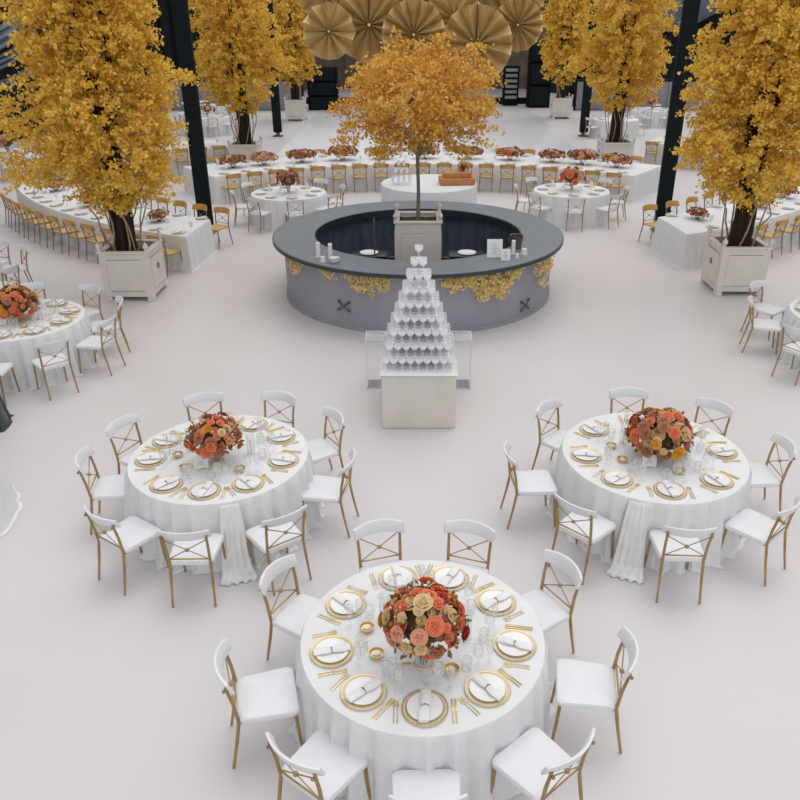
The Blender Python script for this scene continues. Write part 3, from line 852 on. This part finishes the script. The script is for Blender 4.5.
# ------------------------------------------------------------------ planters and trees
def make_planter(name, loc, wd, h, lab, rz=0):
    r = empty(name, loc, rz); hw = wd/2; ft = .09
    b = MB()
    for (cx_, cy_, dx, dy) in ((0,-hw+.03,wd,.06),(0,hw-.03,wd,.06),(-hw+.03,0,.06,wd-.12),(hw-.03,0,.06,wd-.12)):
        b.box((cx_,cy_,ft+(h-ft)/2), (dx,dy,h-ft), bev=.006)
    b.box((0,0,ft+.02), (wd-.1,wd-.1,.04)); b.build('box', M['planter'], r)
    for s in (-1,1):
        pn = MB().box((0,s*(hw+.006),ft+(h-ft)*.5), (wd*.72,.02,(h-ft)*.72), bev=.008); pn.box((s*(hw+.006),0,ft+(h-ft)*.5), (.02,wd*.72,(h-ft)*.72), bev=.008)
        pn.build('raised_panel', M['planter'], r)
    b = MB()
    for (cx_, cy_, dx, dy) in ((0,-hw+.03,wd+.05,.11),(0,hw-.03,wd+.05,.11),(-hw+.03,0,.11,wd-.17),(hw-.03,0,.11,wd-.17)):
        b.box((cx_,cy_,h+.015), (dx,dy,.04), bev=.008)
    b.build('rim', M['planter'], r)
    for sx in (-1,1):
        for sy in (-1,1):
            MB().box((sx*(hw-.06),sy*(hw-.06),ft/2), (.13,.13,ft), bev=.008).build('foot', M['planter'], r)
            MB().lathe([(.035,0),(.035,.02),(.022,.035),(.03,.05),(.052,.08),(.055,.105),(.04,.14),(.02,.155),(.022,.17),(0,.185)], 14, (sx*(hw-.02),sy*(hw-.02),h+.034), cap=False).build('finial', M['planter'], r)
    for sx in (-1,1):
        b = MB().tube([(sx*(hw+.025),.045*math.cos(a),h*.62+.045*math.sin(a)) for a in [2*PI*k/14 for k in range(15)]], .008, 6)
        b.lathe([(.014,0),(.014,.03)], 8, (0,0,0), T=Matrix.Translation((sx*hw,0,h*.62+.05)) @ Matrix.Rotation(sx*PI/2,4,'Y')); b.build('ring_handle', M['bronze'], r)
    g = MB(); n = 10; vs = []; fs = []; rnd = random.Random(3)
    for i in range(n+1):
        for j in range(n+1): vs.append(((i/n-.5)*(wd-.13), (j/n-.5)*(wd-.13), h-.08+.03*rnd.random()))
    for i in range(n):
        for j in range(n): fs.append((i*(n+1)+j, (i+1)*(n+1)+j, (i+1)*(n+1)+j+1, i*(n+1)+j+1))
    g.add(vs, fs); g.box((0,0,h-.14), (wd-.13,wd-.13,.1)); g.build('soil', M['soil'], r)
    tag(r, lab, 'planter', 'cream square planters')
    return r

def crown_mesh(name, profile, nclu, nleaf, seed, size, m, lump=.28, sprays=()):
    rs = np.random.RandomState(seed)
    zs = np.array([p[0] for p in profile]); ws = np.array([p[1] for p in profile])
    # choose z weighted by width
    zz = np.linspace(zs[0], zs[-1], 400); wv = np.interp(zz, zs, ws); pdf = wv**1.5; pdf /= pdf.sum()
    cz = rs.choice(zz, nclu, p=pdf)+rs.uniform(-.03,.03,nclu); ca = rs.uniform(0,2*np.pi,nclu)
    wloc = np.interp(cz, zs, ws)
    k = 1+lump*(np.sin(ca*3+cz*2.1+seed)*.6+np.sin(ca*5-cz*3.7+seed*2)*.45+np.sin(ca*2+cz*6.3)*.35)
    cr = wloc*k*np.power(rs.uniform(.10,1,nclu), .55)
    C = np.stack([cr*np.cos(ca), cr*np.sin(ca), cz+rs.uniform(-.08,.08,nclu)], 1)
    out = np.stack([np.cos(ca), np.sin(ca), rs.uniform(-.55,.45,nclu)], 1)
    for (x, y, z, rad, cnt) in sprays:
        p = rs.normal(0,1,(cnt,3))*rad*.45+np.array([x,y,z]); C = np.vstack([C,p]); q = p-np.array([0,0,z]); q /= np.linalg.norm(q,axis=1)[:,None]+1e-6; out = np.vstack([out,q])
    out /= np.linalg.norm(out, axis=1)[:,None]
    n = len(C)*nleaf
    Ci = np.repeat(C, nleaf, 0); Oi = np.repeat(out, nleaf, 0)
    t = rs.uniform(-.5,.5,(n,1)); L_ = rs.uniform(.14,.34,(len(C),1)); Li = np.repeat(L_, nleaf, 0)
    P = Ci+Oi*t*Li*1.4+rs.normal(0,.035,(n,3)); P[:,2] -= (t[:,0]+.5)**2*Li[:,0]*.25
    d = rs.normal(0,1,(n,3))+Oi*.5; d /= np.linalg.norm(d,axis=1)[:,None]
    u = np.cross(d, rs.normal(0,1,(n,3))); u /= np.linalg.norm(u,axis=1)[:,None]; w_ = np.cross(d,u)
    s = (size*rs.uniform(.65,1.25,(n,1)))
    V = np.empty((n,5,3))
    V[:,0] = P; V[:,1] = P+d*s*.75+u*s*.52+w_*s*.1; V[:,2] = P+d*s*1.0+u*s*.12-w_*s*.04; V[:,3] = P+d*s*.98-u*s*.14-w_*s*.04; V[:,4] = P+d*s*.72-u*s*.52+w_*s*.1
    V = V.reshape(-1,3); b0 = np.arange(n)*5
    F = np.empty((n,3,3), dtype=np.int32)
    for q, (a, c) in enumerate(((1,2),(2,3),(3,4))): F[:,q,0] = b0; F[:,q,1] = b0+a; F[:,q,2] = b0+c
    F = F.reshape(-1)
    me = bpy.data.meshes.new(name); me.vertices.add(len(V)); me.vertices.foreach_set('co', V.reshape(-1))
    me.loops.add(len(F)); me.loops.foreach_set('vertex_index', F); nf = len(F)//3
    me.polygons.add(nf); me.polygons.foreach_set('loop_start', np.arange(nf, dtype=np.int32)*3); me.polygons.foreach_set('loop_total', np.full(nf,3,dtype=np.int32))
    me.materials.append(m); me.update(calc_edges=True)
    return me

PROF = [(1.72,.25),(1.95,.72),(2.3,1.08),(2.7,1.28),(3.2,1.28),(3.8,1.24),(4.5,1.1),(5.4,1.1),(6.1,.9),(6.7,.25)]
crownA = crown_mesh('foliage', PROF, 1500, 38, 5, .062, M['leaf'], sprays=((-1.6,.1,2.45,.5,22),(-1.7,.2,3.3,.4,18)  ))
crownB = crown_mesh('foliage', [(z, w_*.93) for z, w_ in PROF], 1350, 38, 9, .062, M['leaf'], lump=.34, sprays=((-1.25,-.1,2.75,.32,16),(-1.2,0,3.95,.3,12),(1.3,0,3.2,.4,14)))
crownC = crown_mesh('foliage', [(1.95,.35),(2.3,.8),(2.9,1.28),(3.6,1.45),(4.4,1.42),(5.2,1.4),(6.1,1.1),(6.8,.3)], 1000, 26, 15, .085, M['leaf'], lump=.26)
crownE = crown_mesh('foliage', [(1.7,.3),(2.1,.8),(2.7,1.15),(3.4,1.3),(4.4,1.25),(5.2,1.2),(6.1,.9),(6.8,.3)], 700, 18, 21, .12, M['leaf'], lump=.3)
crownD = crown_mesh('foliage', [(2.72,.25),(2.9,.7),(3.15,1.1),(3.5,1.34),(3.9,1.3),(4.2,1.0),(4.45,.4)], 640, 30, 31, .055, M['leaf2'], lump=.3, sprays=((-1.25,-.2,3.0,.25,10),(1.1,-.2,3.1,.3,10),(-.3,0,4.55,.16,5),(.35,0,4.6,.16,5),(.95,0,4.4,.2,6),(-.6,-.5,2.75,.2,7),(.7,-.4,2.75,.2,7)))

def trunks(seed, z0, z1, nst=8, spread=.2, r0=.075):
    rnd = random.Random(seed); b = MB()
    for i in range(nst):
        a = 2*PI*i/nst+rnd.uniform(-.3,.3); pts = []; rr = []
        for k in range(7):
            t = k/6; q = spread*(.75+.1*t+.6*t*t)+.03*math.sin(k*1.7+i); a2 = a+.5*t
            pts.append((q*math.cos(a2), q*math.sin(a2), z0+(z1-z0)*t)); rr.append(r0*(1-.75*t))
        b.tube(pts, rr, 8)
    b.tube([(0,0,z0),(.02,0,(z0+z1)/2),(0,0,z1+.4)], [r0*1.7,r0*1.3,r0*.4], 10)
    return b
def twig(seed, i, z0, h, wd):
    rnd = random.Random(seed*31+i); a = 2*PI*i/9+rnd.uniform(-.4,.4); pts = []; rr = []
    for k in range(8):
        t = k/7; q = .26+wd*t*(.6+.4*rnd.random())+.03*math.sin(k*2+i); a2 = a+.35*math.sin(t*4+i)
        pts.append((q*math.cos(a2), q*math.sin(a2), z0+h*t)); rr.append(.017*(1-.7*t)+.003)
    return MB().tube(pts, rr, 6)
def tree(loc, crown, seed, lab, scale=1, twigs=9, rz=0, z0=.84, wd=.45):
    r = empty('yellow_leaf_tree', loc, rz)
    trunks(seed, z0, 5.2).build('trunk', M['bark'], r)
    for i in range(twigs): twig(seed, i, z0, 1.6, wd).build('branch', M['twig'], r)
    link('foliage', crown, r)
    tag(r, lab, 'tree', 'tall yellow trees')
    r.scale = (scale,scale,1)
    return r
make_planter('square_planter', (-5.57,14.83,0), .93, .94, 'cream square planter at the foot of the nearest left tree')
tree((-5.66,14.83,0), crownA, 1, 'nearest left yellow-leaved tree, the widest, rising from its planter')
make_planter('square_planter', (6.33,15.15,0), .93, .94, 'cream square planter at the foot of the nearest right tree')
tree((6.33,15.15,0), crownB, 2, 'nearest right yellow-leaved tree, cut by the right frame edge')
make_planter('square_planter', (-6.15,28.9,0), 1.0, .84, 'cream planter behind the curved banquet table, left of the dance floor')
tree((-6.15,28.9,0), crownC, 3, 'tall yellow tree behind the left end of the central curved table', rz=1)
make_planter('square_planter', (7.15,29.4,0), 1.1, .84, 'cream planter behind the curved banquet table, right of the dance floor')
tree((7.15,29.4,0), crownC, 4, 'tall yellow tree behind the right end of the central curved table', rz=3.6)
make_planter('square_planter', (-6.35,43,0), .98, 1.0, 'small distant cream planter on the left side of the stage')
tree((-6.35,43,0), crownE, 5, 'furthest left yellow tree beside the stage', twigs=4, z0=.95, wd=.2)
make_planter('square_planter', (7.6,44,0), .98, 1.0, 'small distant cream planter on the right side of the stage')
tree((7.6,44,0), crownE, 6, 'furthest right yellow tree beside the stage', twigs=4, rz=2.2, z0=.95, wd=.2)
# central tree inside bar
make_planter('square_planter', (-.0,15.15,.012), .88, 1.42, 'tall cream planter in the middle of the round bar')
r = empty('small_amber_tree', (0,15.2,.012))
MB().tube([(0,0,1.34),(.01,0,1.9),(-.01,0,2.6),(.01,0,3.3)], [.04,.034,.032,.025], 10).build('trunk', M['trunkgrey'], r)
for i in range(9):
    a = 2*PI*i/9; MB().tube([(0,0,2.55+.05*(i%3)),(.4*math.cos(a),.4*math.sin(a),2.95),(.9*math.cos(a+.2),.9*math.sin(a+.2),3.4+.2*(i%2)),(1.25*math.cos(a+.2),1.25*math.sin(a+.2),3.7)], [.022,.016,.01,.005], 6).build('branch', M['twig'], r)
link('foliage', crownD, r)
tag(r, 'small amber-leaved tree with slender grey trunk in the middle of the bar', 'tree')

# ------------------------------------------------------------------ hanging gold fans
def rosette(x, y, z, rad, tilt, rz, seed, lab, np_=18):
    r = empty('paper_rosette', (x,y,z)); rnd = random.Random(seed)
    T = Matrix.Rotation(rz,4,'Z') @ Matrix.Rotation(PI/2+tilt,4,'X')
    vs = [(0,0,0)]; fs = []
    n = np_*2; rows = (.08,.5,1.0)
    for k in rows:
        for i in range(n):
            a = 2*PI*i/n; am = .2*rad*(1 if i%2 else -1)*(.35+.65*k); vs.append((rad*k*math.cos(a), rad*k*math.sin(a), am))
    for i in range(n): fs.append((0, 1+i, 1+(i+1)%n))
    for q in range(2):
        for i in range(n): fs.append((1+q*n+i, 1+(q+1)*n+i, 1+(q+1)*n+(i+1)%n, 1+q*n+(i+1)%n))
    vs = [tuple(T @ Vector(v)) for v in vs]
    o = MB().add(vs, fs).build('pleats', M['fan'], r, smooth=False); md = o.modifiers.new('s','SOLIDIFY'); md.thickness = .006
    c = MB().lathe([(0,-.03),(rad*.045,-.03),(rad*.05,0),(rad*.045,.03),(0,.035)], 14, T=T, cap=False); c.build('hub', M['gold_bright'], r)
    MB().tube([(0,.04,0),(0,.04,11.5-z)], .006, 5).build('cord', M['black'], r)
    tag(r, lab, 'paper rosette', 'gold pleated rosettes above the bar')
FP = [ # photo-estimated x, height, radius
 (-2.05,4.62,.62,'lower left outermost'),(-1.15,4.75,.85,'lower left, second'),(-.1,4.55,.75,'lower middle'),(.85,4.9,.7,'lower right of middle'),(1.35,4.35,.85,'lowest right'),(2.35,4.75,.6,'lower right outermost'),
 (-2.2,5.5,.7,'upper left outermost'),(-.75,5.55,.8,'upper left, second'),(.35,5.5,.75,'upper middle'),(1.55,5.55,.85,'upper right, second'),(2.5,5.6,.65,'upper right outermost')]
for i, (x, z, rad, lab) in enumerate(FP):
    rosette(x*1.02, (20.2 if i < 6 else 21.35)+.55*(i%2), z, rad, R(-5+5*(i%3)), R(-6+4*(i%4)), i, lab+' gold pleated rosette hanging behind the amber tree', 10+2*(i%3))

# ------------------------------------------------------------------ curved banquet tables
CX0, CY0 = .3, 15.25
def far_setting(x, y, z, ang, lab, simple=False):
    place(PRF['plate'], (x,y,z), ang, 'plate '+lab, 'plate', 'plates on the curved tables')
    c, s = math.cos(ang), math.sin(ang)
    place(PRF['napkin'], (x,y,z+.0165), ang, 'napkin '+lab, 'napkin', 'napkins on the curved tables')
    place(PRF['glass'], (x+.17*c-.22*s, y+.17*s+.22*c, z), 0, 'wine glass '+lab, 'glass', 'glasses on the curved tables')
def far_thing(name, m):
    o = bpy.data.objects.new(name, m); COL.objects.link(o); return o
b = MB(); b.lathe([(0,0),(.075,0),(.085,.004),(.13,.014),(.12,.016),(.085,.009),(0,.007)], 24, cap=False); b.lathe([(.128,.013),(.15,.015),(.15,.018),(.128,.017),(.128,.013)], 24, mi=1, cap=False)
pl = far_thing('dinner_plate', b.mesh('dinner_plate', [M['china'], M['gold_bright']]))
nk = MB().box((0,0,.014), (.06,.24,.028), bev=.012).mesh('folded_napkin', M['napkin']); nk = far_thing('folded_napkin', nk)
gl = far_thing('wine_glass', MB().lathe(glass_prof(.2,.045), 12, cap=False).mesh('wine_glass', M['coupe']))
PRF = dict(plate=pl, napkin=nk, glass=gl)
ORD = ['first','second','third','fourth','fifth','sixth','seventh','eighth','ninth','tenth','eleventh','twelfth','thirteenth','fourteenth','fifteenth','sixteenth','seventeenth','eighteenth','nineteenth']
def row(cx, cy, rail_r, angs, inward, rowname, tname, rp, far=None, order='from the left'):
    for i, a in enumerate(angs):
        chair_at(wood_chair, cx, cy, a, rail_r, 'wood chair, %s %s, %s row of %s' % (ORD[i], order, rowname, tname), 'wooden chairs at the curved tables', inward, far)
        x, y = cx+rp*math.cos(R(a)), cy+rp*math.sin(R(a)); rz = R(a)+(PI/2 if inward else -PI/2)
        far_setting(x, y, .7505, rz, '%s %s, %s side of %s' % (ORD[i], order, rowname, tname))
lsp = lambda a, c, n: [a+(c-a)*i/(n-1) for i in range(n)]
TC, TL, TR = 'the central curved table', 'the left curved table', 'the right curved table'
cloth(arc_outline(CX0,CY0,10.05,12.2,128.3,53.2), .75, 21, 'tablecloth', 'long curved white tablecloth of the central banquet table behind the bar', 'curved tablecloths', amp=.04, flare=.04, per=.25)
row(CX0, CY0, 9.55, lsp(125.9,55.8,19), False, 'near', TC, 10.3)
row(CX0, CY0, 12.75, lsp(123,58,17), True, 'far', TC, 11.95)
C2 = (.2,28.3)
cloth(arc_outline(*C2,11.5,13.0,210,246.8,s1=2.6), .75, 22, 'tablecloth', 'long curved white tablecloth of the banquet table at the left', 'curved tablecloths', amp=.07, flare=.04, per=.23)
row(*C2, 13.55, [245.2-2.95*k for k in range(11)], True, 'near', TL, 12.8, order='from the right')
row(*C2, 10.8, [243.3-3.6*k for k in range(9)], False, 'far', TL, 11.55, order='from the right')
cloth(arc_outline(*C2,11.5,13.0,-64.6,-33,s0=2.6), .75, 23, 'tablecloth', 'long curved white tablecloth of the banquet table at the right', 'curved tablecloths', amp=.07, flare=.04, per=.23)
row(*C2, 13.5, [-60.3+3.4*k for k in range(7)], True, 'near', TR, 12.8)
row(*C2, 10.8, [-60.2+4.1*k for k in range(7)], False, 'far', TR, 11.55)
TBL, TBR = 'the curved table behind the left pole', 'the curved table behind the right pole'
cloth(arc_outline(0,15.25,15.2,17.1,116.5,138), .75, 24, 'tablecloth', 'white tablecloth of the curved table behind the left pole', 'curved tablecloths', amp=.04, flare=.04)
row(0, 15.25, 14.75, lsp(118,136,8), False, 'near', TBL, 15.5, far=far_wood)
cloth(arc_outline(0,15.25,16.8,18.6,44,60), .75, 25, 'tablecloth', 'white tablecloth of the curved table behind the right pole', 'curved tablecloths', amp=.04, flare=.04)
row(0, 15.25, 16.35, lsp(59,45,7), False, 'near', TBR, 17.1, far=far_wood)

# low flower arrangements along the middle of the curved tables
def low_flowers(x, y, seed, rad, lab, pal, z=.7505):
    o = bouquet((x,y,z), rad*.8, .0, 44, seed, lab, pal, flat=.55, vase=False, big=.85, group='low flower arrangements on the curved tables')
    o.scale = (1.35,1,1); o.rotation_euler = (0,0,math.atan2(y-CY0, x-CX0)-PI/2)
fl_px = [(229,158),(262,156),(300,153),(341,151),(383,150),(426,149),(470,149.5),(512,150),(556,151.5),(587,154),(623,156.5)]
for i, (px, py) in enumerate(fl_px):
    x, y = un(px, py+1.5, .95); dx, dy = x-CX0, y-CY0; l = math.hypot(dx,dy); x, y = CX0+dx/l*11.1, CY0+dy/l*11.1
    low_flowers(x, y, 100+i, .36 if i not in (3,9) else .42, '%s low flower arrangement from the left on the central curved table' % ORD[i], [[3,1,2,4],[1,3,4,2],[3,3,2,1],[0,1,3,2]][i%4])
def far_fl(c, rr, a, seed, lab, rad=.28, pal=(3,4,2,3,1)): low_flowers(c[0]+rr*math.cos(R(a)), c[1]+rr*math.sin(R(a)), seed, rad, lab, list(pal))
far_fl(C2,12.2,227.5,201,'round mixed arrangement on the left curved table beside the tree foliage')
far_fl(C2,12.2,240,202,'brownish arrangement on the left curved table just right of the tree trunk', .24, (3,2,3,2))
far_fl(C2,12.2,216,203,'arrangement at the far left end of the left curved table')
far_fl(C2,12.1,-59,204,'dark mixed arrangement on the right curved table left of the tree trunk', .24, (4,3,3,2))
far_fl(C2,12.2,-48,205,'coral and red arrangement on the right curved table right of the tree trunk', .3, (0,4,0,3))
far_fl(C2,12.2,-41,206,'brown arrangement on the right curved table at the right frame edge', .3, (3,4,3))

# small round tables just behind the bar
def mini(cx, cy, rad, seats, tname, seed, fseed, pal, far=None, flowers=True, rr=1.5, detail=True):
    cloth(circle(rad,140), .75, seed, 'tablecloth', 'white tablecloth over '+tname, 'distant round tablecloths', loc=(cx,cy,0), amp=.09, flare=.04, per=.26)
    names = {0:'right',45:'back right',90:'back',135:'back left',180:'left',225:'front left',270:'front',315:'front right'}
    for a in seats:
        key = min(names, key=lambda k: abs((a-k+180)%360-180))
        chair_at(white_chair, cx, cy, a, rad+.5, 'white chair on the %s side of %s' % (names[key], tname), 'white chairs at the distant round tables', True, far)
        if detail:
            far_setting(cx+(rad-.25)*math.cos(R(a)), cy+(rad-.25)*math.sin(R(a)), .7505, R(a)+PI/2, 'on the %s side of %s' % (names[key], tname))
        else:
            x, y = cx+(rad-.25)*math.cos(R(a)), cy+(rad-.25)*math.sin(R(a))
            place(PRF['plate'], (x,y,.7505), 0, 'white plate on the %s side of %s' % (names[key], tname), 'plate', 'plates on the distant round tables')
    if flowers: bouquet((cx,cy,.7505), .3, .1, 18, fseed, 'flower arrangement in the middle of '+tname, pal, flat=.8, vase=False, big=1.35)
S8 = [22+45*k for k in range(8)]
mini(-3.42,20.9,.98,[15,60,105,150,195,240,285,330],'the round table back-left of the bar',31,301,[3,5,3,4,0])
mini(4.12,21.25,1.0,[-95,-50,-5,40,85,130,175,220],'the round table back-right of the bar',32,302,[0,1,0,3])
mini(-9.7,38.0,1.0,S8,'the round table beyond the thick left pole',33,303,[1,3,4,2],far_white,detail=False)
mini(-13.2,33.2,1.0,S8,'the round table beyond the nearest left tree',34,304,[1,0,3],far_white,detail=False)
mini(-14.0,27.6,1.0,S8,'the left-edge round table beyond the curved table',35,305,[1,3,2],far_white,detail=False)
mini(11.6,41.0,1.0,S8,'the table left of the right pole',36,306,[0,1,0],far_white,detail=False)
mini(8.9,37.0,1.0,[22,67,112,157,202],'the round table beside the distant right pole',37,307,[3,0,2],far_white,flowers=False,detail=False)
mini(13.2,34.6,1.0,S8,'the table right of the right pole',38,308,[4,3,0],far_white,detail=False)
mini(-10.8,42.6,1.0,S8,'the furthest round table on the left',39,309,[1,3],far_white,flowers=False,detail=False)

# buffet table directly behind bar with box and glass tower
cloth(circle(1.3,180), .85, 40, 'tablecloth', 'plain white round table cloth directly behind the bar', None, loc=(.3,21.7,0), amp=.012, flare=.01, per=.3)
r = empty('wooden_crate', (1.05,21.6,.8505), R(4))
MB().box((0,0,.09), (.95,.55,.18), bev=.015).build('lower_tray', M['box'], r)
MB().box((0,.02,.25), (.75,.42,.14), bev=.015).build('upper_tray', M['box'], r)
tag(r, 'stepped orange wooden display box on the white table behind the bar', 'box')
bouquet((1.22,21.68,1.171), .13, .01, 9, 77, 'small dark coral posy on top of the wooden display box', [3,0,4], flat=1.2, vase=False, big=1.6)
k = 0
for lv, m in enumerate((4,3,2,1)):
    for i in range(m):
        for j in range(m):
            x = -.45+(i-(m-1)/2)*.15; y = 21.6+(j-(m-1)/2)*.15
            o = far_thing('coupe_glass', gl.data); o.location = (x,y,.8505+lv*.201); tag(o, 'stacked glass in the small pyramid on the white table behind the bar', 'glass', 'stacked glasses behind the bar')
from collections import Counter
_c = Counter(o['label'] for o in bpy.data.objects if 'label' in o and o.parent is None)
for k_, n_ in _c.items():
    if len(k_.split()) > 16: print('LONG', k_)
    if n_ > 1 and 'coupe' not in k_ and 'pyramid' not in k_: print('DUP', n_, k_)
# ------------------------------------------------------------------ tidy up unused prototypes
for nm in list(bpy.data.objects.keys()):
    o = bpy.data.objects.get(nm)
    if o and o.parent is None and o.type in ('EMPTY','MESH') and 'label' not in o and o.get('kind') != 'structure':
        print('UNTAGGED', nm)
print('objects', len(bpy.data.objects))
